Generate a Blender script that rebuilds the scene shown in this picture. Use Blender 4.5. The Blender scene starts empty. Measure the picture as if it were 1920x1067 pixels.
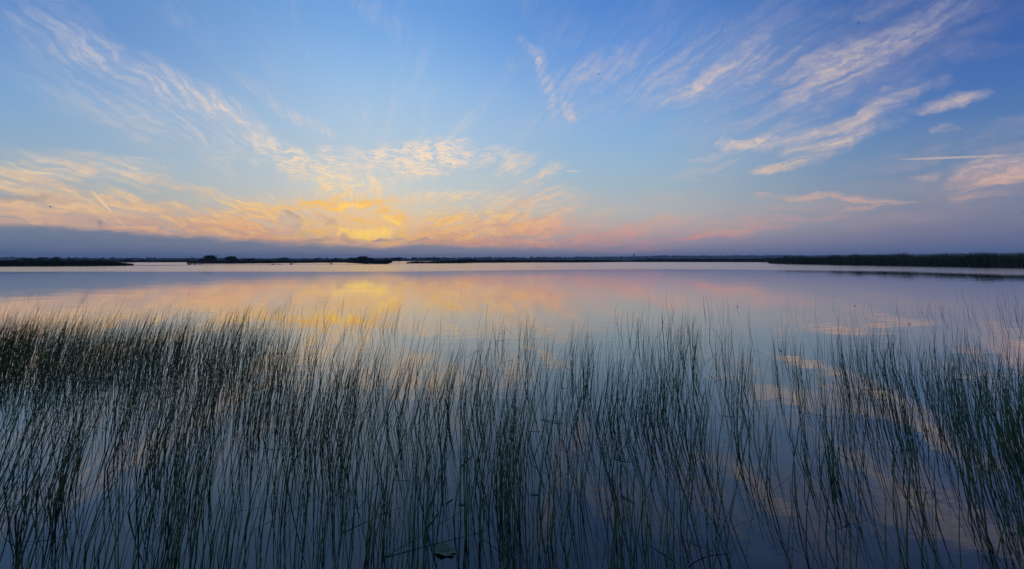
import bpy, math, random
import numpy as np
from mathutils import Vector, Matrix

rng = np.random.default_rng(11)
random.seed(11)
scene = bpy.context.scene
COL = scene.collection
R = math.radians

# ------------------------------------------------------------------ camera
PITCH = math.radians(12.4)      # tilted up a little; the lower part of the lens' image is kept (vertical shift)
FPX = 730.0                     # focal length in photograph pixels (1920 wide)
FH = FPX / math.cos(PITCH)      # the same along the horizon
CAMH = 1.3                      # eye height above the water, metres
HORIZ = 489.0
CY = HORIZ - FPX * math.tan(PITCH)
cam_d = bpy.data.cameras.new('camera')
cam = bpy.data.objects.new('camera', cam_d)
COL.objects.link(cam)
cam_d.sensor_width = 36.0
cam_d.lens = 36.0 * FPX / 1920.0
cam_d.shift_y = (CY - 533.5) / 1920.0
cam_d.clip_start = 0.05
cam_d.clip_end = 20000
cam.location = (0, 0, CAMH)
cam.rotation_euler = (math.pi / 2 + PITCH, 0, 0)
scene.camera = cam

def sky_dir(x, y):
    """azimuth and elevation (degrees) of a direction seen in the photograph"""
    cx, cz = (x - 960.0) / FPX, (CY - y) / FPX
    c, s = math.cos(PITCH), math.sin(PITCH)
    dx, dy, dz = cx, c - s * cz, s + c * cz
    return math.degrees(math.atan2(dx, dy)), math.degrees(math.atan2(dz, math.hypot(dx, dy)))

def proj(pts):
    """photograph column, row and depth of points in the place"""
    c, s = math.cos(PITCH), math.sin(PITCH)
    dz = pts[:, 2] - CAMH; dep = c * pts[:, 1] + s * dz; up = -s * pts[:, 1] + c * dz
    return 960 + FPX * pts[:, 0] / dep, CY - FPX * up / dep, dep

def ground(x, y):
    """where on the water that direction lands"""
    a, e = sky_dir(x, y)
    d = CAMH / math.tan(R(-e))
    return d * math.sin(R(a)), d * math.cos(R(a))

def lin(c):
    return tuple(((v / 255.0) / 12.92 if v <= 10.3 else (((v / 255.0) + 0.055) / 1.055) ** 2.4) for v in c)

# ------------------------------------------------------------------ view
scene.view_settings.view_transform = 'Standard'
scene.view_settings.look = 'None'
scene.view_settings.exposure = 0.08
scene.view_settings.gamma = 1.0
scene.view_settings.use_curve_mapping = False
scene.cycles.max_bounces = 6
scene.cycles.diffuse_bounces = 2
scene.cycles.glossy_bounces = 3
scene.cycles.volume_bounces = 1
scene.cycles.use_denoising = True
scene.cycles.sample_clamp_indirect = 4.0

# ------------------------------------------------------------------ sky
SUN_AZ, SUN_EL = sky_dir(700, 446)

class NT:
    """short-hand for building node trees"""
    def __init__(self, tree):
        self.t = tree; self.n = tree.nodes; self.l = tree.links
    def put(self, sock, v):
        if isinstance(v, bpy.types.NodeSocket): self.l.new(v, sock)
        elif isinstance(v, (tuple, list)) and len(v) == 3 and sock.type == 'RGBA': sock.default_value = (*v, 1)
        else: sock.default_value = v
    def m(self, op, a, b=None, c=None, clamp=False):
        n = self.n.new('ShaderNodeMath'); n.operation = op; n.use_clamp = clamp
        for i, v in enumerate((a, b, c)):
            if v is not None: self.put(n.inputs[i], v)
        return n.outputs[0]
    def mix(self, f, a, b):
        n = self.n.new('ShaderNodeMix'); n.data_type = 'RGBA'; n.clamp_factor = True
        self.put(n.inputs[0], f); self.put(n.inputs[6], a); self.put(n.inputs[7], b)
        return n.outputs[2]
    def ss(self, v, lo, hi, a=0.0, b=1.0, kind='SMOOTHSTEP'):
        n = self.n.new('ShaderNodeMapRange'); n.interpolation_type = kind; n.clamp = True
        self.put(n.inputs[0], v); self.put(n.inputs[1], lo); self.put(n.inputs[2], hi); self.put(n.inputs[3], a); self.put(n.inputs[4], b)
        return n.outputs[0]
    def ramp(self, f, stops, interp='LINEAR'):
        n = self.n.new('ShaderNodeValToRGB'); n.color_ramp.interpolation = interp
        e = n.color_ramp.elements
        while len(e) < len(stops): e.new(0.5)
        for k, (p, c) in enumerate(sorted(stops, key=lambda s: s[0])):
            e[k].position = p; e[k].color = (*c, 1)
        self.put(n.inputs[0], f)
        return n.outputs[0]
    def vec(self, x, y, z=0.0):
        n = self.n.new('ShaderNodeCombineXYZ')
        for i, v in enumerate((x, y, z)): self.put(n.inputs[i], v)
        return n.outputs[0]
    def noise(self, v, scale, detail=3, rough=0.55, col=False, dist=0.0):
        n = self.n.new('ShaderNodeTexNoise'); n.noise_dimensions = '3D'
        self.put(n.inputs['Vector'], v); n.inputs['Scale'].default_value = scale
        n.inputs['Detail'].default_value = detail; n.inputs['Roughness'].default_value = rough
        n.inputs['Distortion'].default_value = dist
        return n.outputs[1 if col else 0]
    def dot(self, a, b):
        n = self.n.new('ShaderNodeVectorMath'); n.operation = 'DOT_PRODUCT'
        self.put(n.inputs[0], a); self.put(n.inputs[1], b)
        return n.outputs['Value']
    def vmath(self, op, a, b, c=None):
        n = self.n.new('ShaderNodeVectorMath'); n.operation = op
        self.put(n.inputs[0], a); self.put(n.inputs[1], b)
        if c is not None: self.put(n.inputs[2], c)
        return n.outputs[0]

world = bpy.data.worlds.new('World')
scene.world = world
world.use_nodes = True
world.cycles.sampling_method = 'MANUAL'
world.cycles.sample_map_resolution = 512
W = NT(world.node_tree)
for n in list(W.n): W.n.remove(n)

tc = W.n.new('ShaderNodeTexCoord')
sep = W.n.new('ShaderNodeSeparateXYZ'); W.l.new(tc.outputs['Generated'], sep.inputs[0])
DEG = 180 / math.pi
az = W.m('MULTIPLY', W.m('ARCTAN2', sep.outputs[0], sep.outputs[1]), DEG)
el = W.m('MULTIPLY', W.m('ARCSINE', W.m('ABSOLUTE', sep.outputs[2])), DEG)
daz = W.m('ABSOLUTE', W.m('SUBTRACT', az, SUN_AZ))
daz = W.m('MINIMUM', daz, W.m('SUBTRACT', 360.0, daz))
elf = W.m('DIVIDE', el, 45.0)

def el_ramp(x, picks):
    return W.ramp(elf, [(max(0.0, sky_dir(x, y)[1]) / 45.0 if y <= 489 else 0.0, lin(c)) for y, c in picks] + [(0.95, lin(picks[0][2] if len(picks[0]) > 2 else tuple(int(v * .93) for v in picks[0][1])))])

# clear-sky colour by height: under the glow, beside it, and far round from it
base0 = el_ramp(740, [(0, (108, 160, 224)), (80, (126, 175, 230)), (160, (150, 191, 232)), (240, (168, 199, 226)), (300, (178, 201, 216)),
                      (350, (188, 203, 208)), (395, (194, 198, 193)), (430, (198, 188, 178)), (460, (184, 168, 164)), (489, (165, 155, 160))])
base1 = el_ramp(1240, [(0, (84, 136, 210)), (80, (98, 149, 218)), (160, (118, 165, 222)), (240, (138, 179, 222)), (300, (153, 186, 213)),
                       (350, (166, 187, 200)), (395, (184, 187, 187)), (430, (186, 177, 177)), (460, (164, 155, 169)), (489, (130, 138, 166))])
base2 = el_ramp(1890, [(0, (54, 94, 166)), (80, (62, 104, 174)), (160, (74, 116, 180)), (240, (90, 128, 178)), (300, (104, 133, 172)),
                       (350, (124, 137, 164)), (395, (130, 133, 158)), (430, (122, 125, 153)), (460, (108, 118, 153)), (489, (104, 122, 160))])
base3 = el_ramp(1890, [(0, (60, 100, 168)), (160, (80, 118, 176)), (300, (116, 138, 178)), (395, (140, 138, 168)), (460, (122, 128, 164)), (489, (108, 120, 156))])
baseL = el_ramp(30, [(0, (90, 138, 202)), (80, (106, 152, 209)), (160, (122, 166, 213)), (240, (138, 174, 208)), (300, (152, 178, 198)),
                    (350, (166, 179, 185)), (395, (172, 174, 173)), (430, (164, 160, 162)), (489, (120, 128, 150))])
sky = W.mix(W.ss(daz, 2.0, 40.0), base0, W.mix(W.ss(az, -24.0, -18.0), baseL, base1))
sky = W.mix(W.ss(daz, 34.0, 76.0), sky, base2)
sky = W.mix(W.ss(daz, 78.0, 165.0), sky, base3)

# physical dusk sky underneath
nish = W.n.new('ShaderNodeTexSky'); nish.sky_type = 'NISHITA'; nish.sun_disc = False
nish.sun_elevation = R(SUN_EL); nish.sun_rotation = R(SUN_AZ); nish.dust_density = 2.0
nsk = W.vmath('SCALE', nish.outputs[0], (0, 0, 0)); nsk.node.inputs[3].default_value = 0.08
sky = W.mix(0.08, sky, nsk)

# ---- clouds
P = W.vec(az, el, 1.0)
w1 = W.vmath('SUBTRACT', W.noise(P, 0.16, 4, 0.55, col=True), (0.5, 0.5, 0.5))
Pw = W.vmath('MULTIPLY_ADD', w1, (5.0, 3.0, 0.0), P)
w2 = W.vmath('SUBTRACT', W.noise(P, 0.9, 3, 0.6, col=True), (0.5, 0.5, 0.5))
Pf = W.vmath('MULTIPLY_ADD', w2, (2.2, 1.1, 0.0), Pw)
# streaks all run towards the sunset point on the horizon
ph_az, ph_el = sky_dir(690, 478)
sw = W.n.new('ShaderNodeSeparateXYZ'); W.l.new(Pw, sw.inputs[0])
qx = W.m('SUBTRACT', sw.outputs[0], ph_az); qy = W.m('SUBTRACT', sw.outputs[1], ph_el)
th = W.m('ARCTAN2', qy, W.m('ABSOLUTE', qx)); rr = W.m('LOGARITHM', W.m('ADD', W.m('SQRT', W.m('ADD', W.m('MULTIPLY', qx, qx), W.m('MULTIPLY', qy, qy))), 2.0), 2.718)
side = W.m('MULTIPLY', W.m('SIGN', qx), 7.3)
st_v = W.vec(W.m('MULTIPLY', th, 17.0), W.m('MULTIPLY', rr, 3.0), side)
streak = W.ss(W.noise(st_v, 1.0, 5, 0.62), 0.30, 0.72)
fil_v = W.vec(W.m('MULTIPLY', th, 46.0), W.m('MULTIPLY', rr, 5.0), W.m('ADD', side, 5.1))
fil = W.ss(W.noise(fil_v, 1.0, 4, 0.62), 0.40, 0.60)
puff = W.ss(W.noise(W.vmath('MULTIPLY', Pf, (0.55, 1.3, 1.0)), 1.0, 6, 0.66), 0.37, 0.64)
# ripples (undulating mackerel bands)
rpw = W.n.new('ShaderNodeTexWave'); rpw.wave_type = 'BANDS'; rpw.bands_direction = 'Y'; rpw.wave_profile = 'SIN'
rm = W.n.new('ShaderNodeMapping'); rm.inputs['Scale'].default_value = (0.7, 1.0, 1.0); rm.inputs['Rotation'].default_value = (0, 0, R(14)); W.l.new(Pf, rm.inputs[0])
W.l.new(rm.outputs[0], rpw.inputs['Vector']); rpw.inputs['Scale'].default_value = 0.78; rpw.inputs['Distortion'].default_value = 1.6
rpw.inputs['Detail'].default_value = 2; rpw.inputs['Detail Scale'].default_value = 0.35
ripple = W.m('MULTIPLY_ADD', rpw.outputs[1], 0.50, 0.34)

def px_deg(x, y):
    a0, e0 = sky_dir(x, y); a1, e1 = sky_dir(x, y + 1)
    return math.hypot(a1 - a0, e1 - e0)

def strokes(coord, lst, cell):
    acc = None
    a0, a1, e0, e1 = cell
    for (x0, y0, x1, y1, w, a) in lst:
        A, B = sky_dir(x0, y0), sky_dir(x1, y1)
        k = px_deg((x0 + x1) / 2, (y0 + y1) / 2)
        ma = abs(A[0] - B[0]) * .12 + w * k * 1.3 + 2.6; me_ = abs(A[1] - B[1]) * .12 + w * k * 1.3 + 1.7
        if max(A[0], B[0]) + ma < a0 or min(A[0], B[0]) - ma > a1 or max(A[1], B[1]) + me_ < e0 or min(A[1], B[1]) - me_ > e1: continue
        ang = math.atan2(B[1] - A[1], B[0] - A[0]); ca, sa = math.cos(ang), math.sin(ang)
        mx_, my_ = (A[0] + B[0]) / 2, (A[1] + B[1]) / 2
        hl = math.hypot(B[0] - A[0], B[1] - A[1]) / 2
        ru, rv = hl * 1.25 + w * k * .5, w * k * 1.55
        u = W.dot(coord, (ca / ru, sa / ru, -(ca * mx_ + sa * my_) / ru))
        v = W.dot(coord, (-sa / rv, ca / rv, (sa * mx_ - ca * my_) / rv))
        g = W.m('SUBTRACT', 1.0, W.m('MULTIPLY_ADD', u, u, W.m('MULTIPLY', v, v)), clamp=True)
        acc = W.m('MULTIPLY', g, a * 1.2) if acc is None else W.m('MULTIPLY_ADD', g, a * 1.2, acc)
    return acc

# illuminated colour of a cloud by height, under the glow and away from it
def cl_ramp(x, picks):
    return W.ramp(elf, [(max(0.0, sky_dir(x, y)[1]) / 45.0, lin(c)) for y, c in picks])
cc0 = cl_ramp(740, [(0, (186, 190, 208)), (120, (206, 202, 206)), (220, (228, 212, 202)), (290, (250, 222, 194)), (350, (255, 224, 178)),
                    (395, (255, 206, 132)), (430, (255, 178, 98)), (455, (250, 158, 96)), (480, (205, 152, 132))])
cc1 = cl_ramp(1240, [(0, (164, 168, 196)), (120, (202, 189, 188)), (220, (221, 199, 185)), (300, (224, 200, 182)), (350, (226, 194, 170)),
                     (395, (232, 180, 152)), (430, (230, 162, 142)), (455, (204, 148, 150)), (480, (162, 144, 164))])
cc2 = cl_ramp(1890, [(0, (134, 142, 176)), (120, (172, 165, 176)), (220, (192, 174, 174)), (300, (198, 176, 174)), (350, (222, 174, 160)),
                     (395, (180, 146, 158)), (430, (144, 130, 158)), (470, (110, 118, 156))])
ccL = cl_ramp(60, [(0, (176, 184, 206)), (120, (207, 200, 199)), (220, (220, 207, 196)), (300, (222, 206, 188)), (350, (238, 206, 164)),
                   (395, (238, 192, 148)), (430, (216, 172, 150)), (455, (180, 158, 158)), (480, (150, 146, 160))])
ccol = W.mix(W.ss(daz, 4.0, 36.0), cc0, W.mix(W.ss(az, -24.0, -18.0), ccL, cc1))
ccol = W.mix(W.ss(daz, 44.0, 84.0), ccol, cc2)

# lit ridges and greyer hollows inside the cloud sheet
rid_v = W.vec(W.m('MULTIPLY', th, 30.0), W.m('MULTIPLY', rr, 7.0), W.m('ADD', side, 8.4))
ridge = W.ss(W.noise(rid_v, 1.0, 5, 0.68), 0.40, 0.60)
near_sun = W.m('MULTIPLY', W.ss(daz, 46.0, 6.0), W.ss(el, 15.0, 4.0))
ccol = W.mix(W.m('MULTIPLY', W.m('SUBTRACT', 1.0, ridge), W.m('MULTIPLY', W.ss(el, 15.0, 4.0), 0.55)), ccol, lin((190, 168, 156)))
ccol = W.mix(W.m('MULTIPLY', W.m('MULTIPLY', ridge, puff), W.m('MULTIPLY', near_sun, 0.55)), ccol, lin((255, 222, 150)))

# thin veil of cirrus all round the sky
veil_v = W.vec(W.m('MULTIPLY', th, 7.0), W.m('MULTIPLY', rr, 2.0), W.m('ADD', side, 3.0))
veil = W.m('MULTIPLY', W.ss(W.noise(veil_v, 1.0, 5, 0.6), 0.50, 0.86), W.ss(el, 3.0, 12.0))
sky = W.mix(W.m('MULTIPLY', W.m('MULTIPLY', veil, W.m('MULTIPLY_ADD', fil, 0.8, 0.2)), 0.42), sky, ccol)

S_STREAK = [
    (980, 210, 1500, 40, 60, .24), (1280, 240, 1800, 60, 52, .26), (1480, 130, 1920, -30, 54, .24), (0, 60, 430, 262, 62, .18), (1620, 330, 1940, 250, 40, .2), (1000, 120, 1300, 20, 50, .16),
    (1900, 330, 2100, 250, 30, .7), (560, 330, 760, 372, 30, .3), (820, 420, 1120, 380, 24, .34), (440, 372, 640, 400, 26, .4), (0, 360, 300, 402, 22, .5), (900, 340, 1150, 400, 30, .2), (1300, 420, 1620, 380, 18, .3),
    (0, -10, 190, 95, 46, .42), (120, 65, 310, 150, 26, .50), (270, 138, 440, 210, 21, .72), (400, 195, 500, 262, 24, .5), (90, 140, 470, 250, 62, .17),
    (430, 130, 510, 185, 12, .34), (500, 185, 625, 250, 9, .5), (660, -10, 745, 60, 20, .32), (280, 15, 350, 40, 14, .25),
    (-60, 310, 110, 372, 20, 1.0), (35, 315, 170, 328, 16, .62), (60, 296, 320, 330, 22, .35), (160, 318, 470, 384, 11, .62), (-40, 296, 200, 318, 22, .34),
    (180, 368, 380, 402, 9, .75), (-60, 392, 240, 412, 16, .85), (-60, 412, 330, 440, 14, .7), (120, 398, 460, 434, 15, .8), (300, 420, 560, 446, 14, .7),
    (380, 405, 520, 392, 17, .8), (390, 420, 520, 440, 16, .8), (210, 300, 330, 322, 14, .4),
    (780, 446, 862, 392, 22, .75), (790, 452, 960, 408, 22, .8), (840, 462, 1065, 408, 20, .75), (900, 380, 1066, 362, 15, .62), (960, 466, 1190, 438, 17, .72),
    (740, 380, 920, 362, 9, .8), (690, 326, 722, 374, 9, .9), (985, 342, 1062, 304, 9, .75), (928, 324, 1004, 292, 12, .8), (930, 405, 1100, 440, 12, .5),
    (1050, 470, 1300, 446, 12, .6), (1150, 462, 1500, 412, 12, .55), (1240, 446, 1490, 416, 14, .55), (1180, 424, 1310, 408, 8, .5), (1380, 408, 1420, 404, 5, .6),
    (1420, 371, 1600, 366, 5, .75), (1570, 371, 1690, 377, 4, .8), (1540, 406, 1680, 379, 7, .75), (1580, 430, 1760, 400, 14, .3),
    (1345, 271, 1500, 262, 9, .95), (1440, 268, 1650, 228, 22, .8), (1490, 292, 1610, 250, 16, .85), (1600, 236, 1705, 160, 19, .8), (1412, 322, 1530, 304, 9, 1.0), (1500, 305, 1560, 270, 9, .7),
    (1706, 212, 1835, 178, 11, .9), (1480, 190, 1630, 120, 26, .62), (1470, 142, 1730, 66, 22, .62), (1670, 84, 1860, -10, 26, .55), (1210, 192, 1490, 106, 22, .5),
    (1190, 160, 1510, 56, 46, .26), (1550, 26, 1720, -14, 18, .45), (1740, 250, 1800, 236, 6, .4), (1730, 170, 1780, 148, 10, .35),
    (978, 72, 1012, 112, 9, .75), (1008, 100, 1036, 205, 13, .75), (1056, 180, 1084, 226, 9, .7), (1040, 150, 1220, 92, 24, .3), (1240, 275, 1330, 224, 14, .16),
    (1740, 400, 1960, 270, 34, .42), (1780, 372, 1960, 320, 15, 1.1), (1770, 330, 1960, 268, 14, .5), (1690, 330, 1740, 316, 8, .3), (1840, 260, 1960, 200, 14, .2),
    (990, 20, 1100, 60, 30, .14), (1800, 100, 1930, 84, 16, .3),
]
S_RIPPLE = [
    (470, 262, 560, 292, 20, .6), (535, 284, 572, 322, 20, .95), (470, 300, 495, 290, 14, .5), (580, 308, 660, 352, 26, .85), (620, 300, 720, 296, 20, .7), (596, 282, 640, 284, 9, .7),
    (690, 300, 860, 272, 22, .7), (738, 326, 880, 276, 24, 1.15), (850, 300, 965, 288, 15, .75), (600, 350, 690, 372, 20, .8), (400, 296, 430, 294, 8, .4), (700, 282, 820, 268, 12, .6),
]
S_GLOW = [
    (500, 388, 640, 382, 6, .85), (600, 384, 742, 374, 7, .95), (704, 380, 756, 424, 9, .85), (640, 398, 712, 418, 4, .8), (520, 440, 660, 428, 6, .7), (560, 452, 730, 444, 5, .7), (720, 425, 790, 446, 5, .7),
    (700, 456, 760, 447, 4, 1.0), (600, 400, 780, 430, 26, .26), (480, 378, 700, 372, 6, .4), (560, 410, 600, 440, 8, .5), (790, 440, 880, 400, 8, .5), (420, 400, 520, 392, 8, .5), (830, 452, 1000, 425, 7, .5),
]
S_HALO = [(480, 425, 860, 425, 46, .35), (600, 425, 760, 420, 34, .35), (640, 432, 740, 428, 18, .4)]
S_CORE = [(660, 442, 728, 428, 8, 1.2), (634, 440, 660, 431, 5, .8), (620, 385, 690, 379, 4, .7), (714, 406, 746, 416, 4, .7)]
S_DARK = [
    (530, 396, 556, 422, 9, .55), (600, 404, 632, 418, 8, .38), (560, 430, 600, 446, 6, .3), (162, 406, 196, 418, 5, .6), (178, 412, 190, 427, 5, .6), (690, 446, 760, 441, 3, .9),
    (770, 452, 850, 455, 4, .6), (-20, 376, 130, 386, 6, .4), (640, 450, 700, 456, 6, .6), (470, 454, 640, 448, 5, .5), (930, 446, 1010, 440, 4, .4),
]
S_LINE = [(172, 358, 210, 398, 1.6, 1.2), (208, 396, 236, 428, 1.1, .7), (1690, 299, 1870, 292, 1.5, .55), (1600, 380, 1690, 376, 1.2, .25), (1060, 320, 1088, 322, 1.6, .4)]

st_den = W.m('MULTIPLY_ADD', W.m('MULTIPLY', W.m('MULTIPLY_ADD', fil, 0.75, W.m('MULTIPLY', streak, 0.55)), W.m('MULTIPLY_ADD', puff, 0.55, 0.45)), W.ss(el, 10.0, 20.0, 0.98, 0.66), 0.06)
rp_den = W.m('MULTIPLY', ripple, W.m('MULTIPLY_ADD', puff, 1.05, 0.05))
pf_so = W.m('MULTIPLY_ADD', W.m('MULTIPLY_ADD', ridge, 0.6, W.m('MULTIPLY', puff, 0.4)), 0.85, 0.2)
pf_lo = W.m('MULTIPLY_ADD', puff, 1.0, 0.08)
# low peach sheet above the bank, drawn out in rays
ray_v = W.vec(W.m('MULTIPLY', th, 34.0), W.m('MULTIPLY', rr, 2.6), W.m('ADD', side, 1.7))
ray = W.ss(W.noise(ray_v, 1.0, 5, 0.66), 0.43, 0.58)
low = W.m('MULTIPLY', W.ss(el, 9.0, 2.4), W.ss(az, 30.0, 2.0))
d_low = W.m('MULTIPLY', low, W.m('MULTIPLY_ADD', W.m('MULTIPLY', W.m('MULTIPLY_ADD', fil, .5, W.m('MULTIPLY', ray, .65)), W.m('MULTIPLY_ADD', puff, .6, .4)), 1.3, 0.0))
# the grey cloud bank on the horizon
azf = W.ss(az, -70.0, 50.0, 0.0, 1.0, 'LINEAR')
def bank_h(pts):
    return W.ramp(azf, [((sky_dir(x, y)[0] + 70) / 120.0, (sky_dir(x, y)[1] / 10.0,) * 3) for x, y in pts])
bh = W.m('MULTIPLY', bank_h([(-300, 418), (0, 421), (150, 428), (300, 440), (420, 448), (540, 456), (640, 461), (720, 464), (790, 458), (900, 463), (1000, 466), (1100, 473), (1220, 482), (1300, 488)]), 10.0)
edge = W.m('SUBTRACT', W.m('MULTIPLY_ADD', W.m('SUBTRACT', W.noise(W.vmath('MULTIPLY', P, (0.35, 1.3, 1)), 1.0, 5, .62), 0.5), 1.5, el), bh)
bank = W.m('MULTIPLY', W.ss(edge, 0.42, -0.45), W.ss(az, 24.0, 8.0))
bcol = W.ramp(azf, [((sky_dir(x, 470)[0] + 70) / 120.0, lin(c)) for x, c in ((0, (100, 122, 145)), (350, (113, 126, 146)), (650, (138, 140, 150)), (900, (146, 146, 156)), (1200, (148, 144, 162)))])
bcol = W.mix(W.m('MULTIPLY', W.noise(W.vmath('MULTIPLY', P, (0.12, 0.9, 1)), 1.0, 4), 0.45), bcol, lin((158, 156, 164)))
bankf = W.m('MULTIPLY', bank, 0.94)

SHARED = {'sky': sky, 'ccol': ccol, 'Pf': Pf, 'P': P, 'st_den': st_den, 'rp_den': rp_den, 'pf_lo': pf_lo, 'pf_so': pf_so, 'd_low': d_low, 'bankf': bankf, 'bcol': bcol}
def compose(cell):
    """the sky inside one part of the heavens: only the clouds that reach into it are evaluated"""
    global W
    outer = W
    gt = bpy.data.node_groups.new('sky_cell', 'ShaderNodeTree')
    for k in SHARED:
        gt.interface.new_socket(k, in_out='INPUT', socket_type='NodeSocketColor' if k in ('sky', 'ccol', 'bcol') else 'NodeSocketVector' if k in ('Pf', 'P') else 'NodeSocketFloat')
    gt.interface.new_socket('shader', in_out='OUTPUT', socket_type='NodeSocketShader')
    W = NT(gt)
    gi = W.n.new('NodeGroupInput').outputs; go = W.n.new('NodeGroupOutput')
    I = lambda k: gi[list(SHARED).index(k)]
    c = I('sky')
    st, rp = strokes(I('Pf'), S_STREAK, cell), strokes(I('Pf'), S_RIPPLE, cell)
    den = None
    if st: den = W.m('MULTIPLY', st, I('st_den'))
    if rp: den = W.m('MULTIPLY', rp, I('rp_den')) if den is None else W.m('MULTIPLY_ADD', rp, I('rp_den'), den)
    if cell[2] < 8: den = W.m('MULTIPLY', I('d_low'), 0.9) if den is None else W.m('MULTIPLY_ADD', I('d_low'), 0.9, den)
    if den: c = W.mix(W.m('MINIMUM', den, 0.93), c, I('ccol'))
    for lst, col_, crd, dn in ((S_HALO, lin((255, 206, 128)), I('P'), 0.42), (S_GLOW, lin((255, 198, 106)), I('Pf'), I('pf_lo')), (S_CORE, (1.25, 0.80, 0.13), I('Pf'), I('pf_so')), (S_DARK, lin((158, 142, 142)), I('Pf'), I('pf_lo')), (S_LINE, None, I('P'), 0.8)):
        q = strokes(crd, lst, cell)
        if q: c = W.mix(W.m('MULTIPLY', q, dn, clamp=True), c, col_ or W.mix(0.5, I('ccol'), (1.0, 0.72, 0.42)))
    if cell[2] < 8: c = W.mix(I('bankf'), c, I('bcol'))
    n = W.n.new('ShaderNodeBackground'); W.l.new(c, n.inputs[0]); W.l.new(n.outputs[0], go.inputs[0])
    W = outer
    gn = W.n.new('ShaderNodeGroup'); gn.node_tree = gt
    for k, (nm, sk) in enumerate(SHARED.items()): W.l.new(sk, gn.inputs[k])
    return gn.outputs[0]

def choose(f, lo, hi):
    n = W.n.new('ShaderNodeMixShader'); W.put(n.inputs[0], f); W.l.new(lo, n.inputs[1]); W.l.new(hi, n.inputs[2])
    return n.outputs[0]

EDGES = [-62, -38, -26, -18, -8, 4, 18, 36, 62]
def column_tree(i, j, row):
    if j - i == 1: return compose((EDGES[i], EDGES[j], *row))
    m = (i + j) // 2
    return choose(W.m('GREATER_THAN', az, float(EDGES[m])), column_tree(i, m, row), column_tree(m, j, row))
outside = W.m('GREATER_THAN', W.m('ABSOLUTE', az), 62.0)
rows = []
for row in ((0, 10), (10, 20), (20, 46)):
    rows.append(choose(outside, column_tree(0, len(EDGES) - 1, row), compose((200, 201, *row))))
top = choose(W.m('GREATER_THAN', el, 20.0), rows[1], choose(W.m('GREATER_THAN', el, 46.0), rows[2], compose((200, 201, 60, 90))))
surf = choose(W.m('GREATER_THAN', el, 10.0), rows[0], top)
wo = W.n.new('ShaderNodeOutputWorld'); W.l.new(surf, wo.inputs[0])

# the sun, down behind the cloud bank: only a broad weak glow is left of it
sun_d = bpy.data.lights.new('sun', 'SUN'); sun_d.energy = 0.012; sun_d.angle = R(45); sun_d.color = (1.0, 0.66, 0.36)
sun = bpy.data.objects.new('sun', sun_d); COL.objects.link(sun)
sd = Vector((math.sin(R(SUN_AZ)) * math.cos(R(SUN_EL)), math.cos(R(SUN_AZ)) * math.cos(R(SUN_EL)), math.sin(R(SUN_EL))))
sun.rotation_euler = sd.to_track_quat('Z', 'Y').to_euler()

# ------------------------------------------------------------------ helpers
def new_mesh(name, V, F, mat, smooth=False):
    """V (n,3) array, F (m,k) array of one polygon size, or a list of arrays"""
    me = bpy.data.meshes.new(name)
    V = np.asarray(V, dtype=np.float32)
    Fs = F if isinstance(F, list) and isinstance(F[0], np.ndarray) else [F]
    Fs = [np.asarray(f, dtype=np.int32) for f in Fs if len(f)]
    loops = np.concatenate([f.ravel() for f in Fs]); sizes = np.concatenate([np.full(len(f), f.shape[1], np.int32) for f in Fs])
    me.vertices.add(len(V)); me.vertices.foreach_set('co', V.ravel())
    me.loops.add(len(loops)); me.loops.foreach_set('vertex_index', loops)
    me.polygons.add(len(sizes)); me.polygons.foreach_set('loop_start', np.concatenate(([0], np.cumsum(sizes)[:-1])).astype(np.int32))
    me.polygons.foreach_set('loop_total', sizes)
    if smooth: me.polygons.foreach_set('use_smooth', np.ones(len(sizes), bool))
    me.update(calc_edges=True); me.validate()
    if mat: me.materials.append(mat)
    return me

def link(name, me, parent=None, loc=(0, 0, 0), rot=(0, 0, 0), **props):
    o = bpy.data.objects.new(name, me); COL.objects.link(o)
    o.location = loc; o.rotation_euler = rot
    if parent: o.parent = parent
    for k, v in props.items():
        if v is not None: o[k] = v
    return o

class Geo:
    """collects vertices and faces into one mesh"""
    def __init__(self): self.V = []; self.F = {}; self.n = 0
    def add(self, V, F):
        V = np.asarray(V, float); F = np.asarray(F, int)
        self.V.append(V); self.F.setdefault(F.shape[1], []).append(F + self.n); self.n += len(V)
    def tube(self, pts, radii, sides=5, cap=True):
        pts = np.asarray(pts, float); n = len(pts)
        d = np.gradient(pts, axis=0); d /= np.linalg.norm(d, axis=1)[:, None] + 1e-9
        ref = np.array((0.0, 1.0, 0.0)) if abs(d[0][1]) < .9 else np.array((1.0, 0, 0))
        u = np.cross(d, ref); u /= np.linalg.norm(u, axis=1)[:, None] + 1e-9
        v = np.cross(d, u)
        a = np.linspace(0, 2 * np.pi, sides, endpoint=False)
        ring = (np.cos(a)[None, :, None] * u[:, None] + np.sin(a)[None, :, None] * v[:, None]) * np.asarray(radii)[:, None, None] + pts[:, None]
        i = np.arange(n - 1)[:, None] * sides; j = np.arange(sides)[None]; k = (j + 1) % sides
        F = np.stack([i + j, i + k, i + sides + k, i + sides + j], -1).reshape(-1, 4)
        self.add(ring.reshape(-1, 3), F)
    def box(self, c, s):
        c = np.array(c); s = np.array(s) / 2
        V = np.array([(x, y, z) for x in (-1, 1) for y in (-1, 1) for z in (-1, 1)]) * s + c
        self.add(V, [(0, 1, 3, 2), (4, 6, 7, 5), (0, 4, 5, 1), (2, 3, 7, 6), (0, 2, 6, 4), (1, 5, 7, 3)])
    def mesh(self, name, mat, smooth=False):
        return new_mesh(name, np.concatenate(self.V), [np.concatenate(f) for f in self.F.values()], mat, smooth)

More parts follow.
